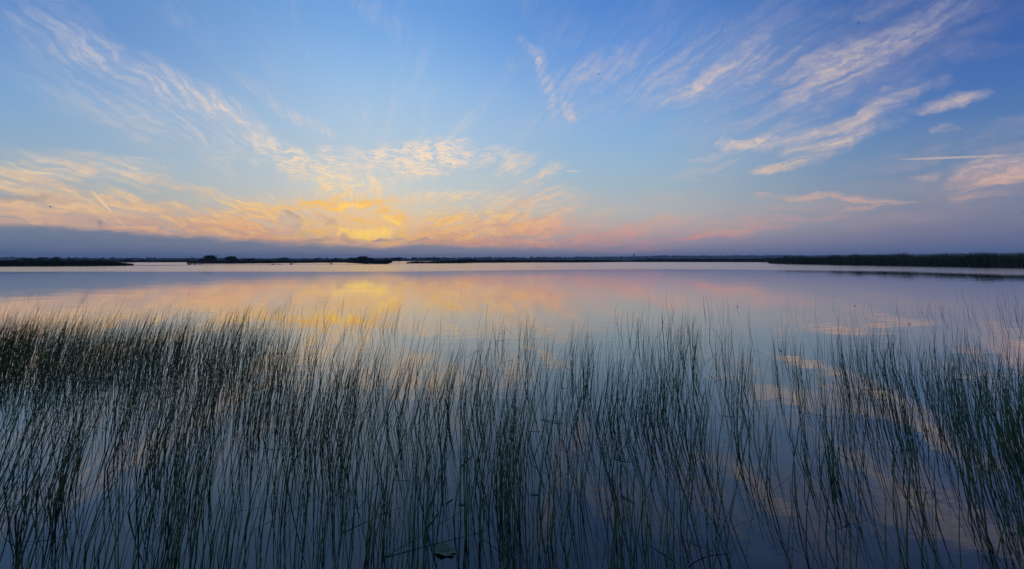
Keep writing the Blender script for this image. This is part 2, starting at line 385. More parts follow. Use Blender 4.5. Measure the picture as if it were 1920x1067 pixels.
def material(name, col, rough=0.7, var=None, vscale=8.0, spec=0.3, obj_random=0.0):
    m = bpy.data.materials.new(name); m.use_nodes = True
    T = NT(m.node_tree); b = T.n['Principled BSDF']
    b.inputs['Roughness'].default_value = rough; b.inputs['Specular IOR Level'].default_value = spec
    c = col
    if var:
        t = T.n.new('ShaderNodeTexCoord')
        c = T.mix(T.ss(T.noise(t.outputs['Object'], vscale, 3), 0.35, 0.65), col, var)
    if isinstance(c, tuple): b.inputs['Base Color'].default_value = (*c, 1)
    else: T.l.new(c, b.inputs['Base Color'])
    return m

# stems: fresh green with drab patches and browner tips
def stem_material():
    m = bpy.data.materials.new('reed_green'); m.use_nodes = True
    T = NT(m.node_tree); b = T.n['Principled BSDF']
    g = T.n.new('ShaderNodeNewGeometry')
    s = T.n.new('ShaderNodeSeparateXYZ'); T.l.new(g.outputs['Position'], s.inputs[0])
    isl = g.outputs['Random Per Island']
    c = T.mix(T.ss(T.noise(g.outputs['Position'], 1.1, 3), .35, .65), (0.085, 0.145, 0.048), (0.120, 0.155, 0.056))
    c = T.mix(T.m('MULTIPLY', T.ss(isl, .84, .90), 0.75), c, (0.175, 0.140, 0.080))
    c = T.mix(T.m('MULTIPLY', T.ss(T.noise(T.vmath('MULTIPLY', g.outputs['Position'], (30, 30, 60)), 1.0, 2), .55, .75), .5), c, (0.055, 0.086, 0.042))
    T.l.new(c, b.inputs['Base Color']); b.inputs['Roughness'].default_value = .65; b.inputs['Specular IOR Level'].default_value = .08
    return m
M_STEM = stem_material()
M_SHEATH = material('dry_sheath', (0.20, 0.19, 0.15), .7, (0.13, 0.12, 0.09), 40)
M_DEAD = material('dead_stem', (0.26, 0.24, 0.19), .7, (0.15, 0.135, 0.10), 18)
M_BED = material('shore_reeds', (0.062, 0.105, 0.040), .7, (0.090, 0.108, 0.050), .22, .1)
M_SEDGE = material('island_sedge', (0.030, 0.040, 0.020), .7, (0.045, 0.050, 0.026), .3, .1)
M_LAND = material('marsh_ground', (0.040, 0.042, 0.028), .9, (0.058, 0.052, 0.034), .2, .1)
M_MUD = material('wet_mud', (0.035, 0.030, 0.026), .6, (0.05, 0.045, 0.036), .6, .3)
M_LEAF = material('tree_foliage', (0.036, 0.058, 0.028), .7, (0.052, 0.07, 0.034), .6, .1)
M_BARK = material('tree_bark', (0.06, 0.05, 0.04), .9, (0.09, 0.075, 0.06), 3)
M_WOOD = material('woodland_foliage', (0.040, 0.060, 0.034), .8, (0.055, 0.07, 0.042), .05, .1)
M_ROOF = material('metal_roof', (0.34, 0.38, 0.44), .5, (0.28, 0.32, 0.38), .4, .4)
M_WALL = material('barn_boards', (0.22, 0.21, 0.20), .8, (0.16, 0.155, 0.15), .8)
M_POLE = material('weathered_pole', (0.12, 0.10, 0.085), .9, (0.16, 0.14, 0.12), 3)
M_STEEL = material('painted_steel', (0.22, 0.25, 0.29), .5, (0.17, 0.19, 0.23), .3, .4)
M_BIRD = material('dark_plumage', (0.03, 0.028, 0.03), .8, (0.05, 0.045, 0.045), 30)
M_BOARD = material('pale_board', (0.50, 0.50, 0.46), .7, (0.36, 0.36, 0.33), 4)

# ------------------------------------------------------------------ water
def water_material():
    m = bpy.data.materials.new('lake_water'); m.use_nodes = True
    T = NT(m.node_tree); b = T.n['Principled BSDF']
    g = T.n.new('ShaderNodeNewGeometry'); pos = g.outputs['Position']
    s = T.n.new('ShaderNodeSeparateXYZ'); T.l.new(pos, s.inputs[0])
    x, y = s.outputs[0], s.outputs[1]
    b.inputs['Base Color'].default_value = (0.011, 0.012, 0.011, 1)
    b.inputs['IOR'].default_value = 1.26
    b.inputs['Coat Weight'].default_value = 1.0; b.inputs['Coat IOR'].default_value = 1.28
    b.inputs['Specular IOR Level'].default_value = 0.5
    # open water past the calm shallows is ruffled by the breeze
    patch = T.noise(T.vmath('MULTIPLY', pos, (0.016, 0.05, 1)), 1.0, 3, .6)
    ratio = T.m('DIVIDE', x, T.m('MAXIMUM', y, 1.0))
    far_edge = T.m('ADD', T.m('MULTIPLY_ADD', T.ss(T.m('ABSOLUTE', T.m('SUBTRACT', ratio, 0.35)), 0.0, 0.7), -14.0, 62.0), T.m('MULTIPLY', T.ss(ratio, 0.9, 1.3), -12.0))
    q = T.m('SUBTRACT', T.m('MULTIPLY_ADD', T.m('SUBTRACT', patch, .5), 16.0, y), far_edge)
    ruf = T.ss(q, -7.0, 7.0)
    streaks = T.ss(T.noise(T.vmath('MULTIPLY', pos, (0.05, 0.55, 1)), 1.0, 4, .6), .60, .72)
    streaks = T.m('MULTIPLY', streaks, T.ss(y, 7.0, 22.0))
    rough = T.m('MULTIPLY_ADD', streaks, 0.06, T.m('MULTIPLY_ADD', ruf, 0.15, 0.012))
    T.l.new(rough, b.inputs['Roughness']); T.l.new(rough, b.inputs['Coat Roughness'])
    # slow swell, fine ripples in places
    h1 = T.noise(T.vmath('MULTIPLY', pos, (0.55, 1.5, 1)), 1.0, 2, .5)
    h2 = T.noise(T.vmath('MULTIPLY', pos, (1.6, 6.0, 1)), 1.0, 3, .55)
    mask = T.ss(T.noise(T.vmath('MULTIPLY', pos, (0.10, 0.35, 1)), 1.0, 2, .5), .42, .62)
    h = T.m('ADD', T.m('MULTIPLY', h1, 0.0040), T.m('MULTIPLY', T.m('MULTIPLY', h2, mask), 0.0017))
    bmp = T.n.new('ShaderNodeBump'); bmp.inputs['Strength'].default_value = 1.0; bmp.inputs['Distance'].default_value = 1.0
    T.l.new(h, bmp.inputs['Height']); T.l.new(bmp.outputs[0], b.inputs['Normal']); T.l.new(bmp.outputs[0], b.inputs['Coat Normal'])
    return m
S = 9000.0
link('water', new_mesh('water', [(-S, -200, 0), (S, -200, 0), (S, S, 0), (-S, S, 0)], [(0, 1, 2, 3)], water_material()), kind='structure',
     label='calm lake water mirroring the sunset sky', category='water')

# ------------------------------------------------------------------ far shore with hills and woodland
def interp(tab, x):
    return np.interp(x, [t[0] for t in tab], [t[1] for t in tab])
# ridge line (photograph column -> row of the tree tops)
RIDGE = [(-800, 487), (0, 487.3), (60, 487), (150, 487.2), (260, 487.6), (480, 487), (640, 485), (760, 483.8), (900, 482.8), (960, 482.5), (1100, 481.6), (1190, 481), (1250, 479),
         (1320, 479.5), (1440, 478.8), (1560, 478.2), (1700, 477), (1800, 475.6), (1920, 474.5), (2600, 472)]
DIST = [(-800, 900), (0, 950), (700, 1150), (960, 1500), (1250, 2000), (1920, 2400), (2600, 2400)]
cols = np.linspace(-700, 2500, 260)
V, F = [], []
for x in cols:
    tx = (x - 960) / FH; d = float(interp(DIST, x))
    tree = 4.5
    top = max(0.8, CAMH + (HORIZ - float(interp(RIDGE, x))) / FH * d - tree)
    wob = 14 * math.sin(x * .03) + 9 * math.sin(x * .011 + 1)
    for f, hgt in ((-.10, -0.6), (-.085, .5), (-.04, .8), (0, top), (.12, top * 1.02), (.5, top * .8)):
        yy = d * (1 + f) + wob
        V.append((tx * yy, yy, hgt))
nr = 6
for i in range(len(cols) - 1):
    for j in range(nr - 1):
        a = i * nr + j; F.append((a, a + nr, a + nr + 1, a + 1))
link('far_shore_hills', new_mesh('far_shore_hills', V, F, M_LAND, True), kind='structure', label='low dark hills along the far shore', category='hills')

def ico():
    t = (1 + 5 ** .5) / 2
    v = np.array([(-1, t, 0), (1, t, 0), (-1, -t, 0), (1, -t, 0), (0, -1, t), (0, 1, t), (0, -1, -t), (0, 1, -t), (t, 0, -1), (t, 0, 1), (-t, 0, -1), (-t, 0, 1)], float)
    f = np.array([(0, 11, 5), (0, 5, 1), (0, 1, 7), (0, 7, 10), (0, 10, 11), (1, 5, 9), (5, 11, 4), (11, 10, 2), (10, 7, 6), (7, 1, 8), (3, 9, 4), (3, 4, 2), (3, 2, 6), (3, 6, 8), (3, 8, 9), (4, 9, 5), (2, 4, 11), (6, 2, 10), (8, 6, 7), (9, 8, 1)])
    return v / np.linalg.norm(v[0]), f
ICO_V, ICO_F = ico()
def woodland():
    g = Geo()
    for k in range(11000):
        x = rng.uniform(-700, 2500); d = float(interp(DIST, x)); tx = (x - 960) / FH
        f = rng.choice([rng.uniform(-.085, -.03), rng.uniform(-.035, .04)])
        top = max(0.8, CAMH + (HORIZ - float(interp(RIDGE, x))) / FH * d - 5.5)
        gz = np.interp(f, [-.10, -.085, -.04, 0, .12], [-.6, .5, .8, top, top * 1.02])
        wob = 14 * math.sin(x * .03) + 9 * math.sin(x * .011 + 1)
        yy = d * (1 + f) + wob
        hgt = rng.uniform(3.5, 7.5) * (1.3 if rng.random() < .06 else 1)
        r = hgt * rng.uniform(.32, .55)
        Vv = ICO_V * (1 + rng.uniform(-.28, .28, (12, 1))) * (r * rng.uniform(.9, 1.5), r * 1.1, hgt * .55) + (tx * yy, yy, gz + hgt * .47)
        g.add(Vv, ICO_F)
    return g.mesh('distant_woodland', M_WOOD)
link('distant_woodland', woodland(), kind='stuff', label='continuous dark woodland along the far shore', category='woodland')

# ------------------------------------------------------------------ marsh islands and reed beds
def blade_field(name, mat, pts, h, hv, w, lean=.15):
    h = np.asarray(h)
    """many tapering, bent blades"""
    n = len(pts); pts = np.asarray(pts, float)
    hh = h * (1 + rng.uniform(-hv, hv, n)) * (1 + .12 * np.sin(pts[:, 0] * .6) + .08 * np.sin(pts[:, 1] * .45 + pts[:, 0] * .2))
    a = rng.uniform(0, np.pi, n); ww = w * rng.uniform(.6, 1.4, n)
    ux, uy = np.cos(a) * ww / 2, np.sin(a) * ww / 2
    lx, ly = rng.normal(.05, lean, n) * hh, rng.normal(0, lean, n) * hh
    z0 = pts[:, 2] - .1
    V = np.empty((n, 5, 3))
    V[:, 0] = np.stack([pts[:, 0] - ux, pts[:, 1] - uy, z0], 1); V[:, 1] = np.stack([pts[:, 0] + ux, pts[:, 1] + uy, z0], 1)
    V[:, 2] = np.stack([pts[:, 0] + ux * .8 + lx * .35, pts[:, 1] + uy * .8 + ly * .35, z0 + hh * .6], 1)
    V[:, 3] = np.stack([pts[:, 0] - ux * .8 + lx * .35, pts[:, 1] - uy * .8 + ly * .35, z0 + hh * .6], 1)
    V[:, 4] = np.stack([pts[:, 0] + lx, pts[:, 1] + ly, z0 + hh], 1)
    b = np.arange(n)[:, None] * 5
    return new_mesh(name, V.reshape(-1, 3), [b + np.array([[0, 1, 2, 3]]), b + np.array([[3, 2, 4]])], mat)

def island(label, reed_label, fr, depth, h, per_m2, w, mat=None, hv=.25, z=.12):
    """fr: waterline points (x, y) from one end to the other; land runs back from it by depth"""
    fr = np.asarray(fr, float)
    t = np.linspace(0, 1, 60); cum = np.concatenate(([0], np.cumsum(np.linalg.norm(np.diff(fr, axis=0), axis=1)))); cum /= cum[-1]
    P = np.stack([np.interp(t, cum, fr[:, 0]), np.interp(t, cum, fr[:, 1])], 1)
    nrm = P / np.linalg.norm(P, axis=1)[:, None]
    prof = np.minimum(1, np.minimum(t, 1 - t) * 9 + .12) * (1 + .25 * np.sin(t * 31) + .15 * np.sin(t * 71 + 1))
    P = P + nrm * (rng.normal(0, .010, len(t)) * np.linalg.norm(P, axis=1) * .4)[:, None]
    rows = []
    for f, zz in ((0, -.15), (.03, z * .6), (.12, z), (.9, z), (1.0, -.15)):
        q = P + nrm * (depth * prof * f)[:, None]
        rows.append(np.column_stack([q, np.full(len(t), zz)]))
    Vv = np.concatenate(rows); m = len(t); Ff = []
    for j in range(4):
        for i in range(m - 1): Ff.append((j * m + i, j * m + i + 1, (j + 1) * m + i + 1, (j + 1) * m + i))
    o = link('marsh_island', new_mesh('marsh_island', Vv, Ff, M_MUD, True), kind='structure', label=label, category='island')
    L = np.linalg.norm(np.diff(fr, axis=0), axis=1).sum()
    n = int(L * depth * per_m2)
    u = rng.random(n); q = np.stack([np.interp(u, t, P[:, 0]), np.interp(u, t, P[:, 1])], 1)
    nn = q / np.linalg.norm(q, axis=1)[:, None]
    f = rng.random(n) ** 1.3
    pr = np.interp(u, t, prof)
    q = q + nn * (depth * pr * (f * .94 + .01))[:, None]
    if n and reed_label:
        endh = np.clip(np.minimum(u, 1 - u) * 5 + .4, 0, 1) * (1 + .04 * np.sin(u * 43) + .05 * np.sin(u * 97 + 2))
        me = blade_field('marsh_reeds', mat or M_SEDGE, np.column_stack([q, np.full(n, z)]), h * endh, hv, w)
        link('marsh_reeds', me, kind='stuff', label=reed_label, category='reeds')

def wl(*pts):
    return [ground(x, y) for x, y in pts]
island('low mud island under the sedge beside the barn', 'dense dark sedge covering the low island in front of the barn', wl((-420, 499.6), (-100, 499.4), (60, 499.2), (180, 498.8), (250, 498.0)), 16, 1.32, 9, .10, M_SEDGE, .22)
island('marsh strip under the shrubs by the barn', 'dark sedge on the strip carrying the poles and shrubs', wl((-500, 492.6), (0, 492.3), (120, 492.2), (256, 492.2)), 60, 1.5, .9, .3)
island('marsh strip across the open channel', 'low dark sedge along the far side of the open channel', wl((200, 491.9), (300, 491.9), (430, 491.8)), 70, 1.6, .5, .4)
island('marsh island under the twin round trees', 'dark sedge around the twin round trees', wl((350, 494.6), (420, 494.4), (500, 493.6), (600, 492.6), (690, 492.2)), 45, 1.35, 1.4, .25)
island('marsh tongue holding the thickest clump of trees', 'dark sedge below the thickest clump of trees', wl((640, 492.0), (684, 494.4), (722, 494.6), (735, 492.6)), 40, 1.5, 1.6, .25)
island('long marsh island beyond the mud bars', 'dark reeds on the long island beyond the mud bars', wl((762, 494.0), (840, 493.8), (900, 492.6), (1000, 492.0), (1075, 492.2), (1180, 491.2)), 40, 1.7, 1.3, .3)
island('marsh point below the water tower', 'dark reeds on the point below the water tower', wl((1178, 491.3), (1260, 491.2), (1340, 491.4), (1430, 491.6), (1475, 492.2)), 90, 3.0, .75, .45)
island('shore bank under the tall reed bed', 'tall dark green reed bed along the shore bank', wl((1442, 494.0), (1500, 495.4), (1600, 497.0), (1720, 499.0), (1800, 500.2), (1920, 502.0), (2100, 504.6), (2500, 509)), 14, 2.35, 16, .09, M_BED, .34)
island('shore bank behind the tall reed bed', 'second rank of dark reeds behind the shore bed', wl((1450, 492.6), (1600, 493.6), (1800, 495.2), (2100, 497.5), (2500, 500)), 26, 2.5, 4, .16, M_BED, .34)

BARS = [((342, 497.2), (400, 497.0), (470, 497.0), (530, 496.4)), ((520, 495.8), (600, 495.6), (690, 495.9), (765, 494.9)), ((250, 497.9), (300, 498.0), (345, 497.5)), ((890, 492.9), (960, 492.6), (1060, 492.4)), ((1425, 493.4), (1450, 493.6), (1476, 494.2))]
names = ['thin mud bar beside the channel mouth', 'thin mud bar in front of the thickest trees', 'thin mud bar off the sedge island tip', 'thin mud bar off the long island', 'thin mud spit at the end of the tall reed bed']
for b, nm in zip(BARS, names):
    island(nm, None, wl(*b), 7, 0, 0, 0, z=.07)
# tussocks standing on the bars
M_TUS = M_SEDGE
tus = [(345, 497.2, .75), (356, 497.0, .65), (366, 496.9, .5), (506, 496.5, .8), (540, 496.2, .9), (616, 495.9, 1.0), (684, 495.3, 1.2), (722, 495.4, .6), (1446, 493.7, .9), (1458, 493.9, .9), (1470, 494.2, .8)]
for k, (px, py, hh) in enumerate(tus):
    gx, gy = ground(px, py)
    a = rng.uniform(0, 6.28, 45); r = .36 * np.sqrt(rng.random(45))
    pts = np.column_stack([r * np.cos(a) * 1.6, r * np.sin(a), np.zeros(45)])
    where = 'the channel mouth' if px < 400 else 'the thickest trees' if px < 800 else 'the end of the tall reed bed'
    link('sedge_tussock', blade_field('sedge_tussock', M_TUS, pts, hh * .6, .4, .06, .35), None, (gx, gy + 2.0, .05), label='dark sedge tussock on the mud bar by ' + where, category='tussock', group='sedge tussocks on the mud bar by ' + where)

# ------------------------------------------------------------------ trees one can tell apart
def tree_parts(seed, h, w, bare=False, flat=1.0, lean=0.0):
    r = np.random.default_rng(seed)
    g = Geo(); tips = []
    th_ = h * (.45 if not bare else .5)
    trunk = [(0, 0, -.3), (lean * h * .15, 0, th_ * .5), (lean * h * .3, 0, th_)]
    g.tube(trunk, [h * .035, h * .028, h * .02], 6)
    for k in range(9 if not bare else 14):
        a = r.uniform(0, 6.28); z0 = r.uniform(.25, 1) * th_
        e = np.array((math.cos(a) * w * .38 * r.uniform(.4, 1), math.sin(a) * w * .38 * r.uniform(.4, 1), z0 + (h - z0) * r.uniform(.35, .8)))
        s = np.array((lean * h * .3 * z0 / th_, 0, z0)); md = (s + e) / 2 + (0, 0, h * .03)
        g.tube([s, md, e], [h * .016, h * .011, h * .005], 4); tips.append(e)
        if bare:
            for q in range(4):
                e2 = e + r.normal(0, .12, 3) * h + (0, 0, .08 * h)
                g.tube([md, (md + e2) / 2, e2], [h * .008, h * .006, h * .003], 3)
    trunk_me = g.mesh('trunk', M_BARK)
    if bare: return trunk_me, None
    # leaf clumps spread through several uneven lobes
    V, F = [], []
    lobes = [np.array((r.normal(lean * w * .3, w * .22), r.normal(0, w * .22), h * r.uniform(.42, .78 * flat + .06))) for _ in range(8)] + [t * (1, 1, .95) for t in tips]
    n = 0
    for L in lobes:
        R_ = w * r.uniform(.14, .25)
        for q in range(46):
            dv = r.normal(0, 1, 3); dv /= np.linalg.norm(dv)
            c = L + dv * R_ * r.uniform(.45, 1.0) * (1.25, 1.25, .8)
            c[2] = min(max(c[2], h * .12), h)
            s = w * r.uniform(.025, .055)
            ax = r.normal(0, 1, (2, 3)) * s
            V += [c - ax[0], c + ax[1], c + ax[0], c - ax[1] * r.uniform(.6, 1)]
            F.append((n, n + 1, n + 2, n + 3)); n += 4
    return trunk_me, new_mesh('crown', V, F, M_LEAF)

def put_tree(px, top, wpx, dist, label, seed, bare=False, flat=1.0, lean=0.0, name='tree', z=.1, group=None, base=None):
    gx = (px - 960) / FH * dist
    h = CAMH + (HORIZ - top + .3) / FH * dist - z
    w = 1.08 * wpx / FH * dist
    o = link(name, None, None, (gx, dist, z), label=label, category='tree' if name == 'tree' else name.split('_')[-1], group=group)
    tr, cr = tree_parts(seed, h, w, bare, flat, lean)
    link('trunk', tr, o)
    if cr: link('crown', cr, o)
    return o
put_tree(4, 483.0, 9, 300, 'dark rounded tree rising behind the barn roof', 1)
put_tree(36, 485.2, 12, 290, 'low spreading shrub just beyond the end of the barn', 2, name='shrub')
put_tree(48, 483.6, 9, 288, 'small dome-topped tree among shrubs near the barn', 3)
put_tree(59, 485.6, 13, 286, 'flat low shrub between the dome-topped and leaning trees', 4, name='shrub')
put_tree(75, 482.8, 10, 292, 'leaning pale-crowned tree standing apart near the barn', 5, lean=.5)
put_tree(105, 482.6, 13, 280, 'dense dark rounded tree alone past the third pole', 6)
put_tree(132, 485.0, 9, 310, 'small low tree between the rounded tree and bare shrubs', 7)
put_tree(160, 486.4, 8, 300, 'small round shrub beside the bare shrubs', 17, name='shrub')
put_tree(187, 484.4, 9, 285, 'leafless branching shrub on the sedge strip, the wider one', 8, bare=True, name='bare_shrub')
put_tree(213, 484.2, 8, 285, 'leafless branching shrub close to the sedge island tip', 9, bare=True, name='bare_shrub')
put_tree(241, 485.6, 9, 285, 'ragged dark shrub on the tip of the sedge strip', 10, name='shrub')
put_tree(265, 484.2, 5, 390, 'narrow pointed tree standing over the open channel', 11)
put_tree(351, 485.6, 4, 240, 'thin upright shrub where the channel meets the island', 12, name='shrub')
put_tree(378, 484.4, 8, 235, 'small tree at the foot of the largest round tree', 13)
put_tree(393, 480.0, 19, 232, 'largest round tree, broad crown leaning to one side, on marsh island', 14, lean=.35)
put_tree(431, 481.2, 17, 232, 'flat-topped round tree, second of the twin trees on the marsh island', 15, flat=.9)
put_tree(442, 484.6, 8, 234, 'small shrub against the flat-topped twin tree', 16, name='shrub')
put_tree(466, 485.0, 8, 250, 'low ragged shrub past the flat-topped twin tree', 18, name='shrub')
put_tree(474, 484.0, 6, 250, 'small spiky tree past the flat-topped twin tree', 19)
put_tree(530, 483.8, 13, 420, 'rounded tree midway between twin trees and thickest clump', 20)
put_tree(592, 484.0, 8, 420, 'small upright tree on the skyline before the thickest clump', 21)
put_tree(630, 483.8, 9, 420, 'ragged tree just before the thickest clump', 22)
put_tree(660, 484.0, 15, 300, 'broad low tree at the near end of the thickest clump', 23)
put_tree(683, 481.2, 18, 262, 'tallest domed tree of the thickest clump', 24)
put_tree(695, 482.2, 9, 262, 'pointed tree beside the tallest domed tree', 25)
put_tree(740, 483.6, 12, 400, 'low rounded tree past the thickest clump', 26)
put_tree(748, 482.6, 10, 400, 'domed tree past the thickest clump, taller of two', 27)
for k, (px, tp) in enumerate(((773, 482.2), (778, 482.4), (800, 482.0), (806, 482.2), (814, 481.6), (822, 482.2))):
    put_tree(px, tp, 6, 620, 'slim upright tree in the spiky row on the skyline', 30 + k, group='spiky row of trees on the skyline')
put_tree(1020, 481.0, 5, 1150, 'small dark tree poking above the far woodland', 40, z=4)

# ------------------------------------------------------------------ barn, poles, mast, water tower
bx, by = (8 - 960) / FH * 200, 200.0
barn = link('barn', None, None, (bx, by, .1), label='long low barn with pale blue-grey metal roof behind the sedge island', category='barn')
g = Geo(); g.box((0, 0, .55), (12, 6, 1.1)); link('wall', g.mesh('wall', M_WALL), barn)
for s in (-1, 1):
    g = Geo(); g.add([(-6.4, s * 3.4, 1.05), (4.9 if s < 0 else 4.9, s * 3.4, 1.05), (6.2, 0, 2.1), (-6.4, 0, 2.1), (-6.4, s * 3.4, 1.15), (4.9, s * 3.4, 1.15), (6.2, 0, 2.2), (-6.4, 0, 2.2)],
                     [(0, 1, 2, 3), (4, 5, 6, 7), (0, 1, 5, 4), (1, 2, 6, 5), (2, 3, 7, 6), (3, 0, 4, 7)])
    rf = link('roof', g.mesh('roof', M_ROOF), barn)
    for k in range(10):
        g = Geo(); xx = -6 + k * 1.15
        g.tube([(xx, s * 3.4, 1.17), (xx, 0.02 * s, 2.22)], [.03, .03], 4); link('seam', g.mesh('seam', M_ROOF), rf)
g = Geo(); g.box((-1.5, -3.03, .5), (1.6, .06, .9)); link('door', g.mesh('door', M_POLE), barn)
def pole(px, top, dist, label):
    h = CAMH + (HORIZ - top) / FH * dist
    o = link('utility_pole', None, None, ((px - 960) / FH * dist, dist, 0), label=label, category='pole', group='utility poles near the barn')
    g = Geo(); g.tube([(0, 0, -.2), (0, 0, h * .5), (0, 0, h)], [.13, .11, .09], 7); link('post', g.mesh('post', M_POLE), o)
    g = Geo(); g.box((0, -.12, h - .25), (1.3, .1, .12)); ca = link('crossarm', g.mesh('crossarm', M_POLE), o)
    for k in (-.55, 0.2, .55):
        g = Geo(); g.tube([(k, -.12, h - .2), (k, -.12, h - .1), (k, -.12, h + .02)], [.05, .07, .04], 6); link('insulator', g.mesh('insulator', M_STEEL), ca)
pole(16, 481.2, 240, 'wooden utility pole over the barn roof, the one with the taller top')
pole(24.5, 482.0, 255, 'wooden utility pole over the barn roof end')
pole(87, 481.6, 250, 'wooden utility pole between the leaning tree and the rounded tree')
# mast
mx, my = (937 - 960) / FH * 1450, 1450.0
mast = link('radio_mast', None, None, (mx, my, 3), label='thin lattice radio mast above the far woodland', category='mast')
H = 28.0
for k in range(3):
    a = k * 2.094
    g = Geo(); g.tube([(1.1 * math.cos(a), 1.1 * math.sin(a), 0), (.3 * math.cos(a), .3 * math.sin(a), H)], [.16, .12], 5); link('leg', g.mesh('leg', M_STEEL), mast)
for k in range(12):
    f = k / 12; q = 1.1 - .8 * f
    g = Geo(); g.tube([(q, 0, H * f), (q * -.5, q * .866, H * (f + .04)), (q * -.5, -q * .866, H * (f + .08))], [.08, .08, .08], 4); link('brace', g.mesh('brace', M_STEEL), mast)
# water tower
tx_, ty_ = (1189 - 960) / FH * 1800, 1800.0
wt = link('water_tower', None, None, (tx_, ty_, 6), label='water tower with bulbous tank standing above the wooded skyline', category='water tower')
topz = CAMH + (HORIZ - 476.0) / FH * 1800 - 6
g = Geo(); hh = topz
prof = [(1.6, 0), (1.5, hh * .55), (1.7, hh * .62), (3.4, hh * .70), (4.0, hh * .78), (3.9, hh * .86), (3.0, hh * .93), (1.2, hh * .965), (.05, hh * .975)]
a = np.linspace(0, 2 * np.pi, 16, endpoint=False)
rings = np.array([[(r * math.cos(t), r * math.sin(t), z) for t in a] for r, z in prof])
def lathe(pr, mat, name):
    rg = np.array([[(r * math.cos(t), r * math.sin(t), z) for t in a] for r, z in pr]); i = np.arange(len(pr) - 1)[:, None] * 16; j = np.arange(16)[None]; k = (j + 1) % 16
    return new_mesh(name, rg.reshape(-1, 3), np.stack([i + j, i + k, i + 16 + k, i + 16 + j], -1).reshape(-1, 4), mat, True)
link('column', lathe(prof[:3], M_STEEL, 'column'), wt); link('tank', lathe(prof[2:], M_STEEL, 'tank'), wt)
g = Geo(); g.tube([(0, 0, hh * .97), (0, 0, hh * 1.0)], [.25, .12], 6); link('vent', g.mesh('vent', M_STEEL), wt)
# pale board standing in the reeds
gx, gy = ground(1759, 499.2); gy -= 1.2
gx = (1759 - 960) / FH * gy
bd = link('marker_board', None, None, (gx, gy, 0), label='pale marker board standing in the tall reed bed', category='sign')
zb = CAMH - (489.6 - 489) / FH * gy
g = Geo(); g.box((0, 0, zb), (.75, .04, .22)); link('board', g.mesh('board', M_BOARD), bd)
g = Geo(); g.tube([(0, .06, -.3), (0, .06, zb + .05)], [.03, .03], 6); link('post', g.mesh('post', M_POLE), bd)

# ------------------------------------------------------------------ near reeds
DY = [545, 575, 600, 630, 650, 690, 740, 800, 900, 1000, 1200, 1600]
DX = [-200, 0, 240, 480, 720, 960, 1200, 1440, 1680, 1920, 2120]
DT = np.array([
    [0, 0, 0, 0, 0, 0, 0, 0, 0, 0, 0],
    [.8, .8, .6, .4, .6, .1, .1, .2, .8, 1.8, 2],
    [3, 3, 3, 5, 4, .6, .5, .6, 2.4, 5, 6],
    [18, 18, 24, 26, 6, 4, 4, 2, 5, 10, 12],
    [140, 130, 120, 60, 12, 9, 13, 5, 9, 17, 18],
    [230, 205, 155, 88, 38, 26, 32, 24, 24, 40, 42],
    [145, 135, 108, 96, 90, 70, 66, 62, 54, 82, 84],
    [105, 104, 106, 122, 124, 108, 92, 74, 74, 118, 120],
    [100, 100, 110, 130, 130, 120, 90, 52, 62, 124, 126],
    [110, 112, 122, 134, 132, 126, 82, 18, 34, 118, 120],
    [110, 112, 122, 134, 132, 126, 78, 11, 22, 108, 112],
    [110, 112, 122, 134, 132, 126, 78, 11, 22, 108, 112]], float)
def density(x, y):
    px, py, _ = proj(np.column_stack([x, y, np.zeros_like(x)]))
    i = np.clip(np.searchsorted(DY, py) - 1, 0, len(DY) - 2); j = np.clip(np.searchsorted(DX, px) - 1, 0, len(DX) - 2)
    DYa, DXa = np.array(DY), np.array(DX)
    fy = np.clip((py - DYa[i]) / (DYa[i + 1] - DYa[i]), 0, 1); fx = np.clip((px - DXa[j]) / (DXa[j + 1] - DXa[j]), 0, 1)
    return (DT[i, j] * (1 - fy) + DT[i + 1, j] * fy) * (1 - fx) + (DT[i, j + 1] * (1 - fy) + DT[i + 1, j + 1] * fy) * fx

N = 120000
yy = rng.uniform(.92, 18.0, N * 6); xx = rng.uniform(-1, 1, N * 6) * 27.0
keep = np.abs(xx) < 1.45 * yy + .3; xx, yy = xx[keep], yy[keep]
area = 54.0 * 17.08
base_rate = N * 6 / area
# uneven clumping
class VN:
    def __init__(s): s.g = rng.random((64, 64))
    def __call__(s, x, y):
        xi = np.floor(x).astype(int); yi = np.floor(y).astype(int); fx = x - xi; fy = y - yi
        fx = fx * fx * (3 - 2 * fx); fy = fy * fy * (3 - 2 * fy)
        G = lambda a, b: s.g[a % 64, b % 64]
        return (G(xi, yi) * (1 - fx) + G(xi + 1, yi) * fx) * (1 - fy) + (G(xi, yi + 1) * (1 - fx) + G(xi + 1, yi + 1) * fx) * fy
v1, v2, v3, v4, v5 = VN(), VN(), VN(), VN(), VN()
cl = (.45 + 1.2 * np.clip((v1(xx * 1.1, yy * 1.1) - .2) * 1.5, 0, 1)) * (.2 + 2.6 * np.clip(v2(xx * 5.5, yy * 5.5) - .12, 0, 1) ** 1.6 * 1.3)
thin = np.interp(xx / yy, [-1.2, -.5, 0.0, .3], [.92, 1.0, 1.25, 1.5])          # thinner towards the deep-clump side
clump = np.clip((-.52 - xx / yy) / .12, 0, 1) * np.clip((yy - 4.3) / .8, 0, 1) * np.clip((7.6 - yy) / .8, 0, 1)   # the one thick outer clump
rag = np.clip((yy - 4.6) / 2.0, 0, 1) * (1 - .8 * clump)                                           # ragged outer edge of the stand
cl = cl * (1 - rag + rag * 3.2 * np.clip(v5(xx * .75 + 9, yy * .75) - .28, 0, 1) ** 1.25 * 1.5)
cl = cl * (1 - .6 * clump) + 1.6 * clump
p = density(xx, yy) * thin * cl / base_rate
sel = rng.random(len(p)) < p
lpx, lpy = ground(834, 1035)
